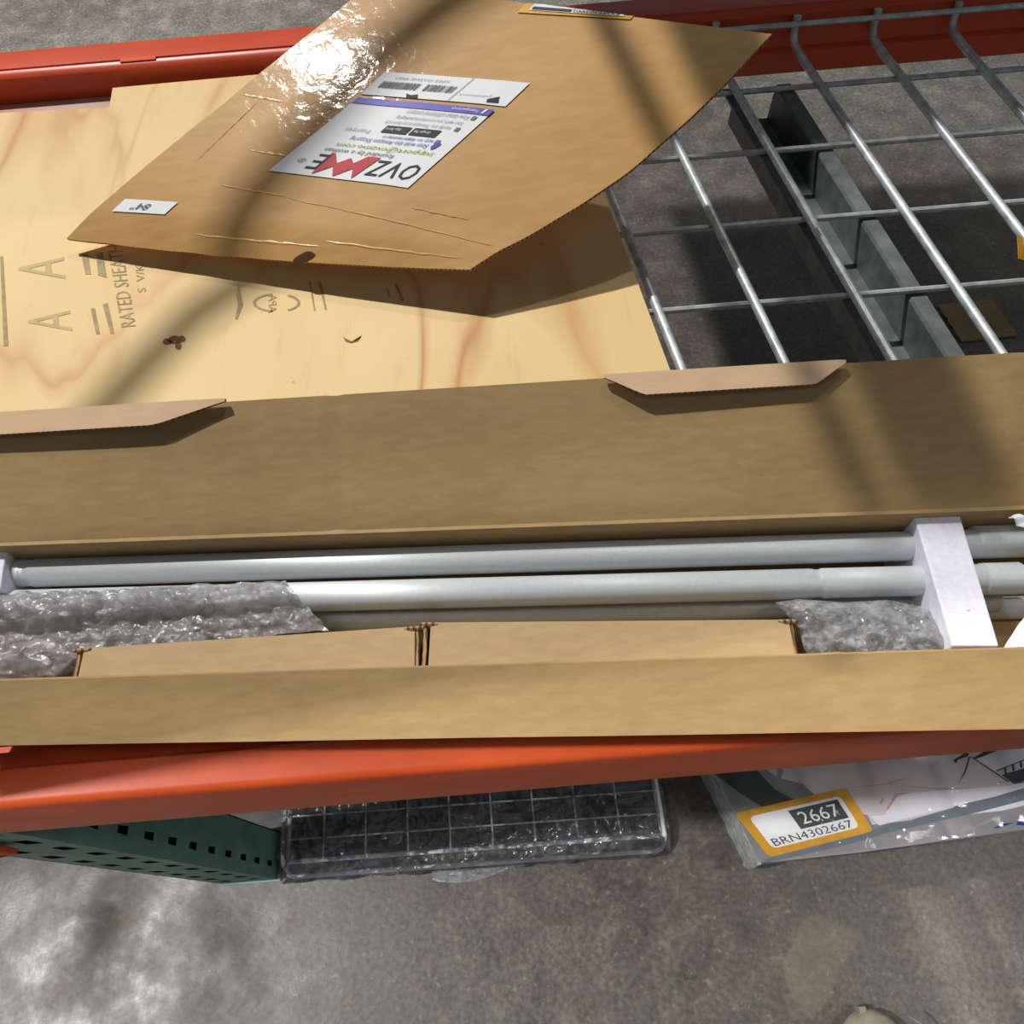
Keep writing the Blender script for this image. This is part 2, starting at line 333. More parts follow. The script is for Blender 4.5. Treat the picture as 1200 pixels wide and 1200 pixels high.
wire_deck()

def upright():
    x1, y0 = -.473, .108; wd, dp = .100, .078; H = 2.6; th = .003
    t = thing('rack_upright', 'green perforated steel rack post standing on the floor at lower left', 'post', (x1-wd/2, y0+dp/2, 0))
    b = MB(); pit = .0655; z0 = .19-pit*2
    def holed(org, ex, wid, rows, hw, hh, n):         # a plate up z with one hole per pitch and row
        cw = wid/rows
        for i in range(n):
            zc = z0+pit*i
            for r in range(rows):
                cx = cw*(r+.5); a = [(cx-hw, zc-hh), (cx+hw, zc-hh), (cx+hw*.8, zc+hh), (cx-hw*.8, zc+hh)]
                o = [(cw*r, zc-pit/2), (cw*(r+1), zc-pit/2), (cw*(r+1), zc+pit/2), (cw*r, zc+pit/2)]
                P = [org+ex*p[0]+Vector((0, 0, p[1])) for p in o+a]
                b.add(P, [(0, 1, 5, 4), (1, 2, 6, 5), (2, 3, 7, 6), (3, 0, 4, 7)])
        zt = z0+pit*(n-.5); zb = z0-pit/2
        for za, zb2 in ((0, zb), (zt, H)): b.add([org+Vector((0, 0, za)), org+ex*wid+Vector((0, 0, za)), org+ex*wid+Vector((0, 0, zb2)), org+Vector((0, 0, zb2))], [(0, 1, 2, 3)])
    n = 30
    holed(Vector((x1-wd, y0, 0)), Vector((1, 0, 0)), wd, 2, .009, .014, n)
    b2 = b; holed(Vector((x1, y0, 0)), Vector((0, 1, 0)), .046, 1, .005, .012, n)
    b.box((x1-.0015, y0+.046, 0), (x1, y0+dp, H)); b.box((x1-wd, y0, 0), (x1-wd+.002, y0+dp, H))
    b.box((x1-.02, y0+dp-.002, 0), (x1, y0+dp, H))
    b.build('post', M['teal'], t)
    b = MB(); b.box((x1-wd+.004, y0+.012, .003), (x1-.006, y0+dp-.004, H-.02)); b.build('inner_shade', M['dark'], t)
    MB().box((x1-wd-.004, y0-.003, 0), (x1+.004, y0+dp+.01, .006)).build('base_plate', M['teal'], t)
    MB().tube([(x1-.05, y0+dp+.004, .006), (x1-.05, y0+dp+.004, .022)], .009, 6).build('anchor_bolt', M['galv'], t)
upright()

# ================================================================ PLYWOOD
ZP = .933
def plywood():
    t = thing('plywood_sheet', 'pale plywood sheet with faded stamp lettering lying on the left of the deck', 'plywood', (-.2, .6, ZD))
    a = [(-.95, .96), *[tuple(at(u, v, ZP)[:2]) for u, v in ((128, 126), (132, 103))], (-.02, .978), tuple(at(700, 205, ZP)[:2]), tuple(at(745, 325, ZP)[:2]), tuple(at(790, 446, ZP)[:2]), (.182, .292), (-.95, .292)]
    a[0] = (-.95, .955)
    a[3] = (.07, .976)
    n = len(a); b = MB()
    b.add([(x, y, ZP) for x, y in a]+[(x, y, ZD+.0005) for x, y in a], [tuple(range(n))[::-1], tuple(range(n, 2*n))]); b.add([(x, y, z) for x, y in a for z in (ZP, ZD+.0005)], [(2*i, 2*i+1, (2*i+3) % (2*n), (2*i+2) % (2*n)) for i in range(n)], 1)
    b.build('sheet', [M['ply'], worn('plywood_edge', (150, 116, 70), (206, 170, 116), 40, .8, (1, 1, 12), .1)], t)
    def P(u, v): p = at(u, v, ZP+.0004); return p
    def px(u0, v0, s=1): return lambda x, y: P(u0+x*s, v0+y*s)
    q = px(0, 240, 260/1200)                          # the close-up's own frame
    def letters(mb, body, base0, base1, up):          # baseline from base0 to base1, up = cap height vector
        f = lambda a, b_: P(base0[0]+(base1[0]-base0[0])*a+up[0]*b_, base0[1]+(base1[1]-base0[1])*a+up[1]*b_)
        Sheet(f).text(mb, body, 0, 0, 1, 1)
    z = lambda x, y: (x*.21667, 240+y*.21667)
    b = MB(); letters(b, 'A', z(355, 400), z(345, 282), (z(100, 345)[0]-z(350, 341)[0], 1)); b.build('stamp_letter', M['ink'], t); b = MB(); letters(b, 'A', z(392, 682), z(378, 570), (z(150, 632)[0]-z(385, 626)[0], 1)); b.build('stamp_letter', M['ink'], t)
    for pts in ([(0, 280), (16, 278), (44, 760), (20, 765)], [(440, 270), (475, 262), (492, 375), (462, 375)], [(490, 560), (512, 560), (540, 698), (520, 700)], [(520, 255), (555, 255), (577, 395), (530, 380)], [(555, 540), (582, 530), (618, 695), (598, 698)]):
        MB().add([P(*z(*p)) for p in pts], [(0, 1, 2, 3)]).build('stamp_bar', M['ink2'], t)
    for pts in ([(295, 355), (303, 355), (317, 440), (293, 503), (282, 500), (296, 440), (288, 400)], [(608, 335), (614, 335), (636, 465), (630, 465)], [(648, 338), (660, 338), (686, 460), (678, 460)], [(985, 350), (995, 350), (1026, 420), (1014, 424)], [(950, 370), (956, 370), (968, 410), (962, 410)]):
        MB().add([P(200+x*.2667, 240+y*.2667) for x, y in pts], [tuple(range(len(pts)))]).build('stamp_bar', M['ink2'], t)
    b = MB(); letters(b, 'RATED SHEATHING', z(735, 655), z(640, 100), (z(655, 668)[0]-z(735, 655)[0], 1.5)); b.build('stamp_text', M['ink2'], t); b = MB(); letters(b, 'S  V/K', z(790, 470), z(775, 318), (z(745, 480)[0]-z(790, 470)[0], 1)); b.build('stamp_text', M['ink2'], t)
    for c0, c1 in ((100, 262), (300, 440)):
        b = MB(); pts = [(465+105*math.cos(math.radians(a)), 430+42*math.sin(math.radians(a))) for a in range(c0, c1, 20)]
        pin = [(465+92*math.cos(math.radians(a)), 430+34*math.sin(math.radians(a))) for a in range(c0, c1, 20)]
        for i in range(len(pts)-1): b.add([P(200+x*.2667, 240+y*.2667) for x, y in (pts[i], pts[i+1], pin[i+1], pin[i])], [(0, 1, 2, 3)])
        b.build('stamp_ring', M['ink2'], t)
    b = MB(); f = lambda a, c: P(200+(430+70*c)*.2667, 240+(475-80*a-8*c)*.2667); Sheet(f).text(b, 'APA', 0, 0, 1, .5)
    b.build('stamp_text', M['ink2'], t)
    b = MB()
    for cx, cy, rx, ry in ((205, 398, 9, 5), (196, 400, 6, 4), (209, 405, 4, 5), (213, 397, 5, 4)): b.add([P(cx+rx*math.cos(k*.9)*(1+.3*math.sin(k*3)), cy+ry*math.sin(k*.9)) for k in range(7)], [tuple(range(7))])
    b.build('knot', M['stain'], t)
    c = [(402, 395), (405, 400), (411, 402), (419, 400), (424, 393), (421, 398), (412, 400.0), (406, 397)]
    MB().add([P(*p) for p in c], [tuple(range(8))]).build('resin_mark', M['stain'], t)
plywood()

# ================================================================ CARDBOARD PANEL
PA, PB, PC, PD = Vector((-0.4479, 0.678, 0.955)), Vector((-0.0211, 0.5567, 0.978)), Vector((0.2801, 0.7153, 1.08)), Vector((-0.1027, 0.8812, 1.07))
PN = (PB-PA).cross(PD-PA).normalized()
def pan(s, t, lift=0.0):
    if t > 1: return pan(s, 1, lift)+(PD-PA).normalized()*(lift+.0004)-PN*((t-1)*.2+lift)
    p = (PA*(1-s)+PB*s)*(1-t)+(PD*(1-s)+PC*s)*t
    bow = math.sin(PI*min(max(t, 0), 1))*max(0, (s-.55)/.45)**2
    p += Vector((.004, -.019, -.010))*bow
    front = max(0, 1-t/.09)*(.4+.6*math.sin(PI*min(s, 1)))  # the creased lip along the near edge drops
    p += Vector((0, -.006, -.008))*front
    left = max(0, 1-s/.5)*max(0, .2-t)
    p += Vector((0, 0, -.012))*left
    p += PN*(.0008*nz(s*3.1, t*3.7, .4)+lift); return p
def panel():
    t = thing('cardboard_sheet', 'glossy taped brown cardboard panel with white stickers tilted over the plywood', 'cardboard', (-.2, .7, ZP))
    def fn(u, v):
        e = .006*nz(v*9, 2.2, .1); return pan(u+(e*.6 if u in (0, 1) else 0), v+(.002*nz(u*14, 5, 1) if v == 0 else 0))
    MB().slab(fn, 48, 40, .0042).build('sheet', [M['taped'], M['edge']], t, True)
    b = MB()                                          # packing-film ridges, coloured paler to paint in their glint
    def ridge(s0, t0, s1, t1, wd):
        n = 26
        rows = [[], [], []]
        for i in range(n+1):
            a = i/n; s_ = s0+(s1-s0)*a; t_ = t0+(t1-t0)*a+.004*nz(a*9, s0, 3); h = wd*(.6+.5*nz(a*13, t0*9, 7))*math.sin(PI*a)**.3
            for r, off in enumerate((-h, 0, h)): rows[r].append(pan(s_, t_+off, .0003+(.0007*h/wd if r == 1 else 0)))
        vs = rows[0]+rows[1]+rows[2]; m_ = n+1
        b.add(vs, [(r*m_+i, r*m_+i+1, (r+1)*m_+i+1, (r+1)*m_+i) for r in (0, 1) for i in range(n)])
    ridge(.20, .362, .34, .352, .006); ridge(.02, .56, .14, .55, .006); ridge(.235, .225, .42, .205, .005); ridge(.42, .20, .98, .11, .004); ridge(.30, .05, .62, .045, .005); ridge(.62, .06, .95, .045, .005); ridge(.08, .54, .11, .30, .003)
    ridge(.72, .21, .86, .20, .003)
    b.build('tape_ridge', M['tape'], t, True)
    h = [pan(.605+.02*math.cos(a)*(1+.3*math.sin(2*a)), .012+.018*math.sin(a), .0006) for a in [k*PI/5 for k in range(10)]]
    MB().add(h, [tuple(range(10))]).build('torn_hole', flat('torn_brown', (78, 56, 36), .9), t)
    def st(c):                                        # bilinear in the panel's own (s, t)
        return lambda lift: (lambda a, b_: pan((c[0][0]*(1-a)+c[1][0]*a)*(1-b_)+(c[3][0]*(1-a)+c[2][0]*a)*b_, (c[0][1]*(1-a)+c[1][1]*a)*(1-b_)+(c[3][1]*(1-a)+c[2][1]*a)*b_, lift))
    # main label: a runs along the text (right to left in the picture), b towards the text's top
    f = st([(0.6384, 0.6023), (0.305, 0.5918), (0.3092, 0.293), (0.6643, 0.2803)])
    b = MB(); Sheet(f(.0009)).rect(b, 0, 0, 1, 1, 0, 8); lab = b.build('brand_label', M['white'], t)
    tag(lab, 'large white printed sticker with red and black lettering')
    S = Sheet(f(.0015)); S2 = Sheet(f(.002)); K = M['black']
    for ch, x0, x1 in (('O', .04, .145), ('V', .155, .26), ('Z', .27, .36), ('E', .70, .79)): line(S, ch, (x0, .73, x1, .92), K, lab, 'letter')
    shape(S, [(.37, .70), (.46, .70), (.505, .80), (.56, .74), (.615, .82), (.70, .70), (.725, .70), (.70, .98), (.615, .86), (.545, .98), (.47, .86), (.41, .98)], M['logo'], lab, 'red_emblem')
    for body, box in (('founded by a woman', (.30, .63, .80, .70)), ('®', (.84, .80, .89, .86)), ('Shopping app', (.64, .37, .83, .43)), ('View latest additional content', (.10, .10, .55, .155)), ("Scan with your product's packaging", (.10, .17, .58, .225)), ('Verify the Transparency barcode', (.14, .235, .62, .29)), ('Learn more', (.30, .43, .52, .47))):
        line(S, body, box, M['lgrey'] if box[3] < .6 else M['grey'], lab)
    for x, y in ((.055, .10), (.08, .25), (.115, .42)): shape(S, [(x, y), (x+.03, y), (x+.03, y+.045), (x, y+.045)], M['grey'], lab, 'bullet')
    line(S, 'support@ovzme.com', (.07, .555, .76, .63), M['lime'], lab)
    line(S, 'Scan with the Amazon Shopping', (.16, .47, .72, .535), M['blue'], lab); line(S, 'app to learn more', (.16, .42, .48, .465), M['blue'], lab)
    shape(S, [(.09, .46), (.12, .44), (.14, .50), (.12, .54), (.10, .52)], M['blue'], lab, 'blue_mark')
    b = MB(); S.rect(b, 0, 0, 1, .075, 0, 6); b.build('violet_band', M['violet'], lab)
    line(S2, 'Transparency', (.08, .015, .28, .06), M['white'], lab); shape(S2, [(.035, .01), (.055, .01), (.06, .06), (.045, .065)], M['white'], lab, 'white_mark')
    for body, x0, x1 in (('Google Play', .18, .37), ('App Store', .39, .57)):
        shape(S, [(x0, .308), (x1, .308), (x1, .397), (x0, .397)], K, lab, 'store_badge'); line(S2, body, (x0+.055, .33, x1-.015, .37), M['white'], lab)
    # upper barcode label
    f = st([(0.6506, 0.6207), (0.3011, 0.605), (0.2938, 0.6943), (0.641, 0.7152)])
    b = MB(); Sheet(f(.0009)).rect(b, 0, 0, 1, 1, 0, 6); lab = b.build('barcode_label', M['white'], t); tag(lab, 'narrow white barcode sticker above the large one')
    S = Sheet(f(.0015)); b = MB(); rnd = random.Random(3); x = .42
    while x < .93:
        wdt = rnd.choice((.004, .007, .011, .015))
        if not .63 < x < .665: S.rect(b, x, .32, x+wdt, .60)
        x += wdt+rnd.choice((.004, .007, .010))
    tag(b.build('barcode', M['grey'], lab), kind='stuff')
    line(S, 'X003 OVZME BRN', (.50, .72, .88, .82), M['lgrey'], lab); line(S, 'Transparency', (.14, .25, .36, .36), M['lgrey'], lab)
    shape(S, [(.385, .02), (.39, .02), (.375, .98), (.37, .98)], M['grey'], lab, 'divider_line')
    shape(S, [(.06, .10), (.14, .08), (.15, .20), (.09, .34), (.08, .22)], K, lab, 'black_mark'); shape(S, [(.60, .02), (.68, .02), (.70, .16), (.66, .10), (.62, .16)], K, lab, 'black_mark')
    # small size label
    f = st([(0.1863, 0.1482), (0.048, 0.1437), (0.0506, 0.0958), (0.189, 0.0998)])
    b = MB(); Sheet(f(.0009)).rect(b, 0, 0, 1, 1, 0, 4); lab = b.build('size_label', M['white'], t); tag(lab, 'small white sticker reading 84 near the left corner')
    b = MB(); Sheet(f(.0015)).text(b, '84"', .40, .28, .72, .80); b.build('lettering', M['grey'], lab)
    # yellow label over the far edge
    f = st([(0.6826, 0.9871), (0.4234, 0.9612), (0.4084, 1.07), (0.6676, 1.07)])
    b = MB(); Sheet(f(.0009)).rect(b, 0, 0, 1, 1, 0, 24); lab = b.build('stock_label', M['yellow'], t); tag(lab, 'yellow edged sticker on the far edge')
    b = MB(); Sheet(f(.0014)).rect(b, .08, .10, .92, .9, 0, 24); b.build('label_field', M['white'], lab)
    b = MB(); S = Sheet(f(.0019)); S.text(b, 'BRN4302667', .12, .115, .54, .22); S.rect(b, .55, .13, .90, .22); b.build('lettering', M['slate'], lab)
panel()

# ================================================================ LONG SHIPPING BOX
E1 = Vector((1, -.053, 0)).normalized(); E2 = Vector((.053, 1, 0)).normalized()
def bx(x, d, z): return Vector((0, .157, 0))+E1*x+E2*d+Vector((0, 0, z))    # along, across from the near crease, height
ZT, ZB = 1.0, ZD+.001; BW = .103
def ship_box():
    t = thing('shipping_box', 'long open brown cardboard shipping box lying across the whole shelf', 'box', bx(0, .05, ZB))
    X0, X1 = -.436, .60
    mm = [M['card'], M['edge']]
    q = lambda lo, hi, name: MB().slab(lambda u, v: bx(*[lo[i]+(hi[0][i]-lo[i])*u+(hi[1][i]-lo[i])*v for i in range(3)]), 20, 2, .0035).build(name, [M['card']]*2, t)
    q((X0, 0, ZB+.0036), ((X1, 0, ZB+.0036), (X0, BW, ZB+.0036)), 'bottom')
    q((X0, BW, ZB), ((X1, BW, ZB), (X0, BW, ZT)), 'back_wall')
    q((X1, 0, ZB), ((X0, 0, ZB), (X1, 0, ZT)), 'front_wall')
    q((X0, 0, ZB), ((X0, BW, ZB), (X0, 0, ZT)), 'end_wall')
    q((X1, BW, ZB), ((X1, 0, ZB), (X1, BW, ZT)), 'end_wall')
    FLP = lambda x: .0985+.0175*min(1, max(-.1, (x+.4)/.8))
    def flap(u, v):                                   # back flap rising away from the crease
        x = X0-.02+(X1-X0+.08)*u; L = FLP(x)*v
        p = bx(x, BW+.001+L*.90, ZT+L*.43+.004*math.sin(PI*v)*nz(x*4, v, 2)-.0012*max(0, 1-v*12))
        cr = abs(x+.135)
        p.z -= .0015*max(0, 1-cr/.006)+.002*max(0, 1-abs(x-.365-.02*v)/.008)
        if x > .36: p.z += .006*nz(x*30, v*9, 5)*min(1, (x-.36)*12)
        return p
    fl = MB().slab(flap, 150, 14, .003, crease=True).build('back_flap', mm, t, True)
    def ff(u, v):
        x = X0+.002+(X1-X0+.08)*u; L = (.0425+.0125*(x+.4))*v
        lift = .006*max(0, 1-abs(x-.205)/.02)*max(0, 1-v*6)
        return bx(x, -.001-L*.93, ZT-L*.37+.0016*nz(x*5, v*2, 8)+lift)
    MB().slab(ff, 120, 6, .003, crease=True).build('front_flap', mm, t, True)
    # locking tabs bent up out of the back flap
    FD = Vector((0, 0, 0))+E2*.90+Vector((0, 0, .43)); FN = (E1.cross(E2*.90+Vector((0, 0, .43)))).normalized()
    def tab(xa, xb, pl, pr):                          # pale tongue folded back over the flap's edge, its rim lifted off the flap
        def fn(u, v):
            x = xa+(xb-xa)*u; w_ = min(1, u/pl, (1-u)/pr)
            base = bx(x, BW+.001, ZT)+FD*(FLP(x)+.0012)
            return base+FN*(.0032+.0022*v*w_)-FD*(.0175*v*(.12+.88*w_))
        MB().slab(fn, 30, 3, .003).build('locking_tab', [M['card_pale'], M['edge']], t, True)
    tab(-.456, -.218, .02, .22); tab(.066, .243, .16, .13)
    def torn(u, v):
        x = .43+.06*u; return bx(x, BW+.004+.02*v*nz(x*40, 1, 1), ZT+.012*v+.006*nz(u*7, v*4, 1))
    MB().slab(torn, 10, 4, .002).build('torn_edge', mm, t, True)
    return t
ship_box()

# ---------------------------------------------------------------- contents of the box
def tube_line(name, label, p0, p1, r, collars=(), ends=(True, True), group=None, dull=False):
    p0, p1 = Vector(p0), Vector(p1); d = (p1-p0).normalized(); Lm = (p1-p0).length
    t = thing(name, label, 'tube', tuple((p0+p1)/2-Vector((0, 0, r))), group)
    prof = [(0, r*.90), (.0015, r)]
    for c in collars: prof += [(c-.004, r), (c-.002, r*.93), (c+.002, r*.93), (c+.004, r*1.0)]
    prof += [(Lm-.0015, r), (Lm, r*.90)]
    MB().tube([p0+d*a for a, _ in prof], [b for _, b in prof], 28, 0).build('pipe', M['silver_dull' if dull else 'silver'], t, True)
    return t, d
zt = .972
a, b_ = at(24, 672, zt), at(1060, 640, zt); dd = (b_-a).normalized()
t, _ = tube_line('metal_tube', 'silver metal tube at the back of the open box beside the rear wall', a-dd*.002, a+dd*.88, .0112, (.010,))
MB().tube([a-dd*.013, a-dd*.002], [.0088, .0100], 20).build('end_plug', M['dark'], t, True)
s0 = at(1140, 635, zt)
MB().tube([s0, s0+dd*.13], [.0121, .0121], 24).build('sleeve', M['silver'], t, True)
a, b_ = at(340, 700, zt), at(1060, 681, zt); dd = (b_-a).normalized()
e = at(1195, 677, zt); e = a+dd*((e-a).dot(dd))
lm = (e-(a-dd*.262)).length; cc = (at(957, 683, zt)-(a-dd*.262)).dot(dd)
t, _ = tube_line('metal_tube', 'silver metal tube with a collar in the middle of the box, partly in bubble wrap', a-dd*.262, e, .0112, (cc,))
s0 = at(1150, 678, zt); s0 = a+dd*((s0-a).dot(dd))
MB().tube([s0, e-dd*.001], [.0119, .0119], 24).build('sleeve', M['silver'], t, True)
zl = .947
a, b_ = at(350, 728, zl), at(1050, 707, zl); dd = (b_-a).normalized()
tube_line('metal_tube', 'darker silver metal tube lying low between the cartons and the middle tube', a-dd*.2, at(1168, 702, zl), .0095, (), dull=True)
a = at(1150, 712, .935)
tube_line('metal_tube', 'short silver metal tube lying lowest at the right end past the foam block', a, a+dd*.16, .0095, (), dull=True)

def foam(name, label, quad4, z0, z1):
    t = thing(name, label, 'foam', tuple(sum((Vector(p) for p in quad4), Vector())/4*1.0))
    t.location.z = z0
    v = [Vector((p[0], p[1], z)) for z in (z0, z1) for p in quad4]
    o = MB().add(v, [(0, 1, 2, 3), (4, 5, 6, 7), (0, 1, 5, 4), (1, 2, 6, 5), (2, 3, 7, 6), (3, 0, 4, 7)]).build('block', M['foam'], t); bevel(o, .0012)
    b = MB(); c = (v[6]+v[7])/2; ax = (v[6]-v[7]).normalized(); b.tube([c-ax*.0013+Vector((.004, .025, 0)), c+ax*.0013+Vector((.004, .026, 0))], .00035, 6); b.build('dent', M['lgrey'], t)
z = .992
foam('foam_block', 'white foam spacer block laid across the tubes near the right end of the box', [at(1071, 603, z), at(1124, 600, z), at(1171, 757, z), at(1117, 757, z)], ZB+.006, z)
foam('foam_block', 'white foam end block cut off by the left edge, holding the back tube', [at(-70, 648, z), at(6, 640, z), at(-2, 690, z), at(-70, 700, z)], ZB+.006, z-.002)

def carton(label, u0, u1, vt0, vt1):
    z1 = .987; h = z1-ZB-.006
    p0, p1 = at(u0, vt0, z1), at(u1, vt1, z1); d = (p1-p0); d.z = 0; L = d.length; d.normalize(); n = Vector((d.y, -d.x, 0)); wd = .036
    t = thing('inner_carton', label, 'carton', tuple(p0+d*L/2+n*wd/2-Vector((0, 0, h))), 'plain cartons inside the shipping box')
    R = Matrix((d, n, Vector((0, 0, 1)))).transposed().to_4x4(); R.translation = Vector((p0.x, p0.y, z1-h))
    b = MB(); e = .006
    MB().box((0, 0, h-.003), (L, wd, h), 0, R).build('top_panel', M['card_in'], t)
    b = MB(); b.box((0, 0, 0), (L, .003, h-.003), 0, R); b.box((0, wd-.003, 0), (L, wd, h-.003), 0, R); b.box((0, 0, 0), (L, wd, .003), 0, R); b.build('side_panels', M['card_in'], t)
    for x in (e, L-e-.003):
        MB().box((x, .003, .003), (x+.003, wd-.003, h-.003), 0, R).build('end_flap', M['edge'], t)
    for x0, x1 in ((-.0042, -.0006), (L+.0006, L+.0042)):
        def fn(u, v): return R @ Vector((x0+(x1-x0)*.5+.0008*nz(v*20, x0, u), .001+(wd-.002)*v, h*.2+(h*.80-.001)*u))
        MB().slab(fn, 4, 14, .0026).build('end_flap', [M['edge'], M['edge']], t)
    for x in (-.003, L-.002): MB().tube([R @ Vector((x-.005, .001, h-.001)), R @ Vector((x, .0015, h+.0008)), R @ Vector((x+.008, .001, h-.001))], .0016, 6).build('folded_rim', M['edge'], t, True)
carton('plain brown inner carton on the left, half under bubble wrap', 99, 486, 760, 734)
carton('plain brown inner carton on the right beside the clear bag', 505, 924, 729.5, 726)
MB_ = None

def bubble_wrap():
    t = thing('bubble_wrap', 'clear bubble wrap rolled round the middle tube at the left end of the box', 'wrap', tuple(at(150, 730, .975)))
    top = [(-60, 686), (0, 688), (120, 688), (230, 681), (330, 675)]; bot = [(-60, 792), (0, 790), (60, 792), (95, 768), (230, 755), (385, 738)]
    def lerp(L, u):
        for (a, b), (c, d) in zip(L, L[1:]):
            if u <= c: return b+(d-b)*(u-a)/(c-a)
        return L[-1][1]
    def fn(s, v):
        ur = 330+55*v; u = -60+(ur+60)*s; y0 = lerp(top, min(u, 330)); y1 = lerp(bot, u)
        if s > .97: u += 3*nz(v*8, 2, 2)
        yv = y0+(y1-y0)*v+2.5*nz(u*.05, v*6, 3)
        hump = .0105*math.cos(min(PI/2, abs(v-.22)*PI/.6))+.004
        z = .978+hump-.008*max(0, v-.5)
        p = at(u, yv, z)
        cx, cy = p.x/.0125, p.y/.0108; cx += .5*(int(math.floor(cy)) % 2); fx, fy = cx-math.floor(cx)-.5, cy-math.floor(cy)-.5
        r2 = (fx*fx+fy*fy)/.16
        p.z += .0016*math.sqrt(max(0, 1-r2))+.0045*nz(p.x*38, p.y*52, 1.2)+.0034*nz(p.x*95, p.y*120, 4)+.0014*nz(p.x*210, p.y*240, 7)
        if v < .06: p.z -= .008*(1-v/.06)
        return p
    MB().grid(fn, 240, 80).build('film', M['bubble'], t, True)
    fn2 = lambda s, v: fn(s*.985, .02+v*.95)-Vector((0, 0, .004+.002*nz(s*40, v*12, 9)))
    MB().grid(fn2, 120, 40).build('inner_film', M['bubble'], t, True)
    c = at(40, 772, .968)
    def blob(s, v):
        a = 2*PI*s; th = PI*v; r = .024*(1+.22*nz(math.cos(a)*1.5, math.sin(a)*1.5, th*2))
        return c+Vector((1.5*r*math.sin(th)*math.cos(a), .75*r*math.sin(th)*math.sin(a), .62*r*math.cos(th)))
    MB().grid(blob, 32, 16).build('film_end', M['bubble'], t, True)
bubble_wrap()

def hardware_bag():
    t = thing('hardware_bag', 'crumpled clear plastic bag of metal fittings beside the white foam spacer', 'bag', tuple(at(1010, 740, .94)))
    for (u, v), rr, ax in (((985, 745), .010, (1, .4, .2)), ((1045, 752), .011, (.3, 1, .5)), ((1030, 728), .008, (1, -.5, .1)), ((1075, 735), .008, (.6, .5, .4))):
        c = at(u, v, .956); d = Vector(ax).normalized()*.012
        MB().tube([c-d, c-d*.9, c+d*.9, c+d], [rr*.8, rr, rr, rr*.8], 16).build('fitting', M['steel'], t, True)
    def shell(seed, zz, k, op):
        outline = [(908, 706), (935, 702), (990, 706), (1040, 703), (1088, 712), (1104, 745), (1108, 775), (1040, 785), (960, 783), (942, 760), (936, 735)]
        cu, cv = 1015, 744
        def fn(s, v):
            f = s*len(outline); i = int(f) % len(outline); fr = f-int(f); p, q = outline[i], outline[(i+1) % len(outline)]
            u, w_ = p[0]+(q[0]-p[0])*fr, p[1]+(q[1]-p[1])*fr
            u = cu+(u-cu)*v*k; w_ = cv+(w_-cv)*v*k
            pt = at(u, w_, .972); cr = crump(pt.x+.006*nz(pt.x*60, pt.y*60, seed), pt.y, 62, seed)+.5*crump(pt.x, pt.y, 150, seed+3)
            z = zz+.020*(1-v*v)+.006*cr+.012*nz(pt.x*38, pt.y*42, seed)+.004*nz(pt.x*110, pt.y*110, seed)
            return at(u, w_, z)
        MB().grid(fn, 150, 46).build('film', op, t, True)
    shell(1.3, .974, 1, M['bag']); shell(4.1, .963, .97, M['bag'])
hardware_bag()
def scrap(name, label, pts, z, curl):
    c = sum((at(u, v, z) for u, v in pts), Vector())/len(pts)
    q = [at(u, v, z) for u, v in pts]
    def fn(u, v):
        p = (q[0]*(1-u)+q[1]*u)*(1-v)+(q[3]*(1-u)+q[2]*u)*v; p.z += curl*math.sin(PI*v)*math.sin(PI*u)+.004*nz(u*3, v*3, pts[0][0]); return p
    tag(MB().slab(fn, 10, 10, .0008).build(name, [M['white'], M['white']], None, True), label, 'paper')
scrap('paper_scrap', 'torn white paper scrap curling at the right end of the box near the front flap', [(1172, 768), (1204, 716), (1225, 742), (1222, 772)], .99, .012)
scrap('paper_scrap', 'small white paper corner poking out by the rear wall at the right edge', [(1182, 607), (1194, 603), (1222, 620), (1205, 622)], 1.004, .004)

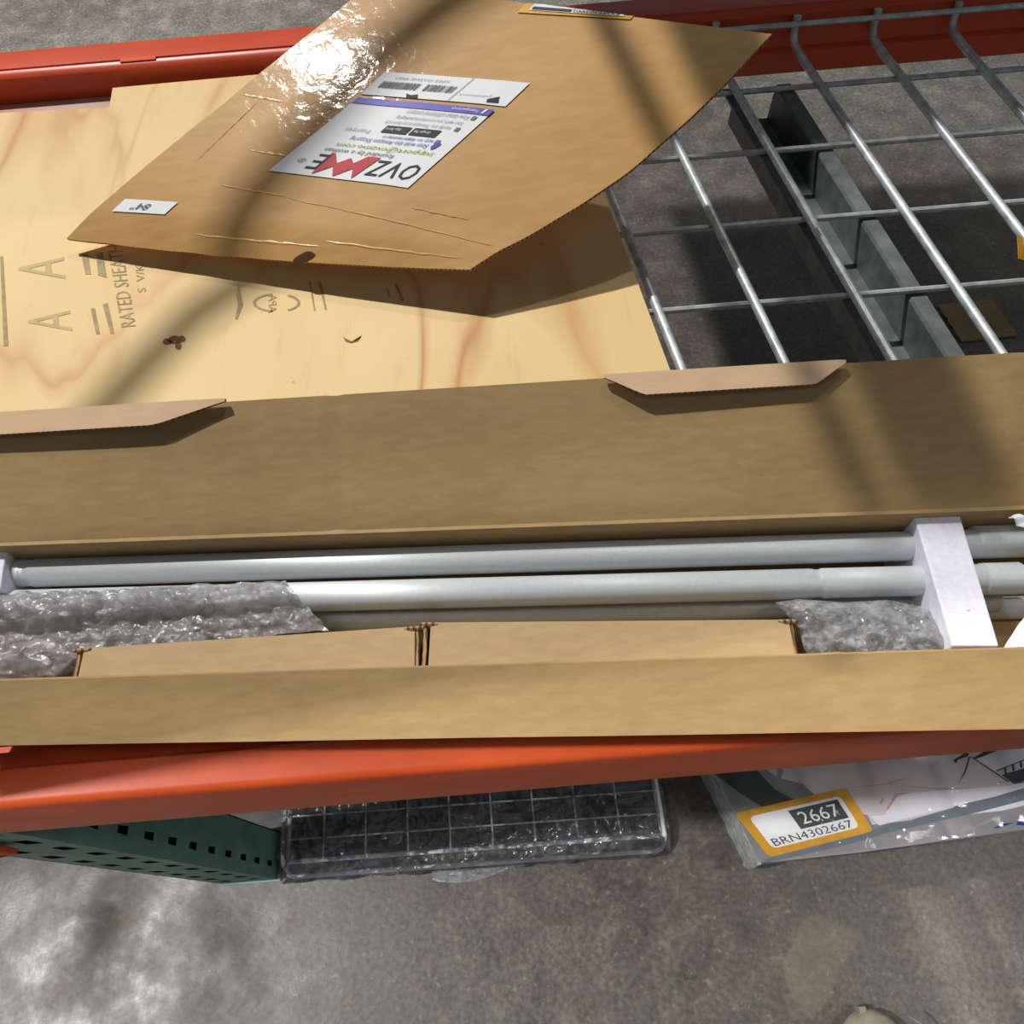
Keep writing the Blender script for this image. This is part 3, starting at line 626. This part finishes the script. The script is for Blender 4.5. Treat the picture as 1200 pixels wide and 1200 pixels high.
# ================================================================ BELOW THE SHELF
def wire_shelf():
    t = thing('wire_shelf', 'white coated wire shelf in shiny shrink wrap lying on the floor beside the green post', 'wire shelf', (-.12, .3, 0))
    A, B = Vector((-.456, .110, 0)), Vector((.222, .103, 0)); ux = (B-A).normalized(); L = (B-A).length
    vy = Vector((-.012, 1, 0)); D = .42
    P = lambda x, y, z: A+ux*x+vy*y+Vector((0, 0, z))
    r = .0042
    def corner(z, y): return [P(.004, D, z), P(.0, .06, z), P(.0, y+.012, z), P(.004, y+.003, z), P(.014, y, z), P(L-.014, y, z), P(L-.004, y+.003, z), P(L, y+.012, z), P(L, .06, z), P(L-.004, D, z)]
    MB().tube(corner(.010, 0), r, 8).build('rail', M['coatwire'], t, True)
    MB().tube([P(0, .022, .040), P(L, .022, .040)], r*.95, 8).build('rail', M['coatwire'], t, True)
    MB().tube([P(0, D, .040), P(L, D, .040)], r, 8).build('rail', M['coatwire'], t, True)
    for x in (0, L): MB().tube([P(x, .012, .012), P(x, .016, .030), P(x, .022, .040), P(x, .06, .040), P(x, D, .040)], r*.9, 8).build('rail', M['coatwire'], t, True)
    for i in range(1, 9):
        x = L*i/9-.002; MB().tube([P(x, .022, .044), P(x, D, .044)], .0017, 6).build('grid_wire', M['coatwire'], t, True)
    for y in (.058, .097, .19, .28, .37): MB().tube([P(0, y, .042), P(L, y, .042)], .0016, 6).build('grid_wire', M['coatwire'], t, True)
    MB().box((0, 0, 0), (L-.02, D-.04, .012), 0, Matrix.Translation(P(.01, .03, .002))).build('dark_underlay', flat('underlay_dark', (58, 54, 50), .8), t)  # dark slab standing in for the dark floor under the grid
    def film(s, v):
        x = -.012+(L+.024)*s+.006*nz(v*9, s*3, 2); y = -.010+(D-.05)*v
        edge = max(0, 1-v*D/.03)
        z = .034-.028*edge**1.5-.020*max(0, 1-s*40)-.020*max(0, 1-(1-s)*30)
        rid = 1-2*abs(nz(x*9+y*14, y*34-x*3, 1.7)); rid2 = 1-2*abs(nz(x*26, y*30, 5))
        wx_, wy_ = x+.02*nz(x*14, y*14, 4), y*1.5+.02*nz(x*14, y*14, 8); z += .007*rid+.007*rid2+.008*crump(wx_, wy_, 16, 2.2)+.005*crump(wx_, wy_, 42, 6.1)+.003*nz(x*50, y*60, 3)+.006*nz(x*75+y*24, y*30, 9)
        fr = .006*nz(s*16, 1, 1) if v == 0 else 0
        return P(x, y+fr, max(.002, z))
    MB().grid(film, 260, 150).build('plastic_film', M['wrap'], t, True)
    def tail(s, v):
        x = .26+.20*s; y = -.008-.020*v*math.sin(PI*min(1, s+.25)); return P(x, y, max(.002, .012*(1-v)+.004*nz(x*40, v*4, 2)))
    MB().grid(tail, 40, 8).build('plastic_film', M['bag'], t, True)
wire_shelf()

def printed_box():
    zt = .10; P = lambda u, v, l=0: at(u, v, zt)+Vector((0, 0, l))
    f0 = Vector((.361, .0665, 0)); rt = Vector((.447, .016, 0)).normalized(); bk = Vector((-.31, 1, 0)).normalized()
    t = thing('printed_box', 'flat grey carton printed with pale clothing on the floor at lower right', 'box', tuple(f0+rt*.25+bk*.2))
    LX, LY = .62, .42
    C = lambda a, b, z: f0+rt*a+bk*b+Vector((0, 0, z))
    o = MB().slab(lambda u, v: C(LX*u, LY*v, zt), 10, 8, .003).build('lid', [M['boxgrey'], M['cloth']], t)
    b = MB(); b.add([C(0, 0, 0), C(LX, 0, 0), C(LX, 0, zt-.003), C(0, 0, zt-.003)], [(0, 1, 2, 3)]); b.add([C(LX, 0, 0), C(LX, LY, 0), C(LX, LY, zt-.003), C(LX, 0, zt-.003)], [(0, 1, 2, 3)]); b.add([C(0, LY, 0), C(LX, LY, 0), C(LX, LY, zt-.003), C(0, LY, zt-.003)], [(0, 1, 2, 3)]); b.build('side_panels', M['cloth'], t)
    def side(u, v):
        p = C(0, LY*u, zt*v-.002*v); p.x += .004*nz(u*18, v*5, 2)-.006*math.sin(PI*v)*.6; return p
    tag(MB().grid(side, 60, 8).build('end_panel', M['boxside'], t, True), 'scuffed silver grey end of the carton')
    b = MB(); c0 = C(0, 0, .0); b.tube([c0+Vector((0, .004, .004)), c0+Vector((-.003, -.003, .05)), c0+Vector((.001, -.001, .097))], [.006, .005, .003], 8); b.build('crushed_corner', M['boxside'], t, True)
    z = lambda x, y: (1000+x/6, 840+y/6)              # close-up frame
    def pr(name, mat, polys, l):
        b = MB()
        for pts in polys: b.add([P(u, v, l) for u, v in pts], [tuple(range(len(pts)))])
        b.build(name, mat, t)
    pr('print_bluegrey', M['bluegrey'], [[(893, 1008), (1010, 978), z(300, 735), z(850, 590), z(1300, 480), z(1300, 560), z(800, 690), z(300, 800), (1000, 990), (905, 1010)]], .0004)
    pr('print_warmgrey', M['warmgrey'], [[(905, 1010), (1000, 988), z(300, 800), z(800, 690), z(1300, 610), z(1300, 770), (1200, 972), (1000, 1000)]], .0005)
    pr('print_dark', M['slate'], [[(832, 903), (880, 895), (908, 925), (938, 941), (970, 960), (900, 950), (868, 930)]], .0005)
    pr('print_cloth', M['shape'], [[(895, 893), (1200, 860), (1230, 865), z(1150, 480), (1160, 925), (1130, 935), z(700, 640), z(380, 730), z(130, 760), z(100, 690), (975, 950), (940, 918), (912, 912), (898, 902)]], .0006)
    pr('print_white', M['cloth'], [[z(120, 700), z(220, 690), z(260, 590), z(400, 535), z(860, 505), z(1120, 480), z(1300, 440), z(1300, 470), z(1000, 560), z(700, 630), z(330, 725), z(180, 765)], [z(850, 285), z(1000, 380), z(1300, 290), z(1300, 120), z(1000, 170)], [z(820, 685), z(1000, 640), z(1300, 560), z(1300, 600), z(1050, 660)]], .0008)
    pr('print_steel', M['slate'], [[z(840, 290), z(905, 250), z(1050, 190), z(1130, 190), z(910, 280), z(860, 298)], [z(1040, 410), z(1200, 360), z(1300, 340), z(1300, 420), z(1130, 475)], [z(700, 305), z(760, 270), z(780, 245), z(815, 262), z(800, 280), z(730, 305), z(725, 325), z(708, 320)], [z(810, 280), z(822, 280), z(790, 390), z(735, 470), z(780, 380)],
        [z(1000, 378), z(1300, 260), z(1300, 268), z(1005, 386)], [z(820, 282), z(830, 280), z(1095, 455), z(1085, 460)]]+[[z(1055+55*k, 355-22*k), z(1072+55*k, 352-22*k), z(1078+55*k, 400-22*k), z(1062+55*k, 404-22*k)] for k in range(4)], .0010)
    pr('print_line', M['pinkline'], [[z(240, 470), z(300, 445), z(400, 425), z(300, 455), z(250, 476)], [z(230, 650), z(280, 560), z(300, 540), z(400, 530), z(310, 552), z(240, 660)], [z(185, 600), z(205, 570), z(215, 580), z(195, 620)], [z(0, 492), z(240, 470), z(240, 474), z(0, 497)], [z(250, 474), z(600, 505), z(860, 500), z(600, 512)]], .0010)
    pr('print_sage', M['sage'], [[(885, 896), (912, 893), (918, 905), (914, 914), (908, 913), (911, 903), (905, 899), (886, 902)]], .0010)
    pr('print_lettering', M['navy'], [[z(985, 780), z(1060, 750), z(1130, 745), z(1060, 770), z(1000, 784)], [z(1140, 760), z(1170, 720), z(1260, 690), z(1260, 770), z(1200, 765)]], .0010)
    pr('print_script', M['lgrey'], [[z(690, 830), z(860, 765), z(990, 700), z(1080, 690), z(950, 745), z(860, 775)]], .0010)
    # yellow stock label
    y = lambda x, v: (840+x/5.4545, 860+v/5.4545)
    cn = [y(330, 790), y(1000, 622), y(828, 343), y(110, 508)]
    w3 = [P(u, v) for u, v in cn]
    fq = lambda l: quad(*w3, lift=Vector((0, 0, l)))
    b = MB(); Sheet(fq(.0016)).rrect(b, 0, 0, 1, 1, .04, .07); lab = b.build('stock_label', M['yellow'], t); tag(lab, 'yellow bordered sticker reading 2667')
    b = MB(); Sheet(fq(.0020)).rrect(b, .085, .14, .905, .86, .05, .09); b.build('label_field', M['white'], lab)
    S = Sheet(fq(.0024)); b = MB(); S.rect(b, .42, .38, .865, .80); S.text(b, 'BRN4302667', .12, .175, .86, .335); b.build('dark_print', M['slate'], lab)
    b = MB(); Sheet(fq(.0028)).text(b, '2667', .47, .46, .82, .73); b.build('number', M['white'], lab)
    # clear film over the lid
    def film(u, v):
        p = C(LX*u, LY*v, zt+.005); p.z += .0022*nz(u*9, v*8, 1)+.0012*nz(u*30, v*26, 2); return p
    MB().grid(film, 90, 60).build('plastic_film', mk_film('lid_film', .02, .05, (.9, .9, .9, 1), 14, .25, 1.4), t, True)
printed_box()

def shoe():
    c = at(1032, 1225, .05); t = thing('shoe', 'beige canvas shoe toe poking in at the bottom edge of the picture', 'shoe', (c.x, c.y-.08, 0))
    def up(s, v):
        a = 2*PI*s; th = v*PI/2; x = .056*math.cos(a)*math.cos(th); y = math.sin(a)*math.cos(th); y = y*.066 if y > 0 else y*.20
        x *= 1-.25*max(0, -y-.05)/.15
        return Vector((c.x+x, c.y-.02+y, .018+(.05+.25*max(0, -y-.03))*math.sin(th)+.001*nz(x*60, y*60, 1)))
    MB().grid(up, 40, 14).build('upper', M['canvas'], t, True)
    def sole(s, v):
        a = 2*PI*s; k = .053 if v > .3 else .051; x = k*math.cos(a); y = math.sin(a); y = y*.062 if y > 0 else y*.205; x *= 1-.25*max(0, -y-.05)/.15
        return Vector((c.x+x, c.y-.02+y, .024*v))
    b = MB().grid(sole, 40, 3); b.build('sole', M['rubber'], t, True)
    MB().tube([at(1066, 1192, .066), at(1078, 1199, .060), at(1090, 1210, .05)], .0016, 6).build('seam', M['sage'], t, True)
    MB().box((c.x-.014, c.y+.030, .018), (c.x-.003, c.y+.050, .034)).build('toe_tab', M['rubber'], t)
shoe()

q = [at(u, v, .002) for u, v in ((1098, 358), (1162, 352), (1192, 394), (1126, 401))]
tag(MB().slab(lambda u, v: (q[3]*(1-u)+q[2]*u)*(1-v)+(q[0]*(1-u)+q[1]*u)*v+Vector((0, 0, .004*nz(u*4, v*4, 1)+.004)), 8, 8, .004).build('cardboard_scrap', [M['scrap'], M['edge']]), 'flat brown cardboard scrap on the dark floor below the wire deck', 'cardboard')
def tagcard():
    c = at(1197, 288, .915); t = thing('yellow_tag', 'small yellow tag hanging in the wire deck at the right edge', 'tag', tuple(c))
    MB().slab(lambda u, v: c+Vector((.03*u-.004, .02*v-.012, -.012*u+.012*v-.006)), 4, 4, .001).build('card', [M['yellow'], M['yellow']], t)
    MB().tube([c+Vector((.004, .003, 0)), c+Vector((.01, .02, .004))], .0008, 6).build('tie', M['white'], t)
tagcard()
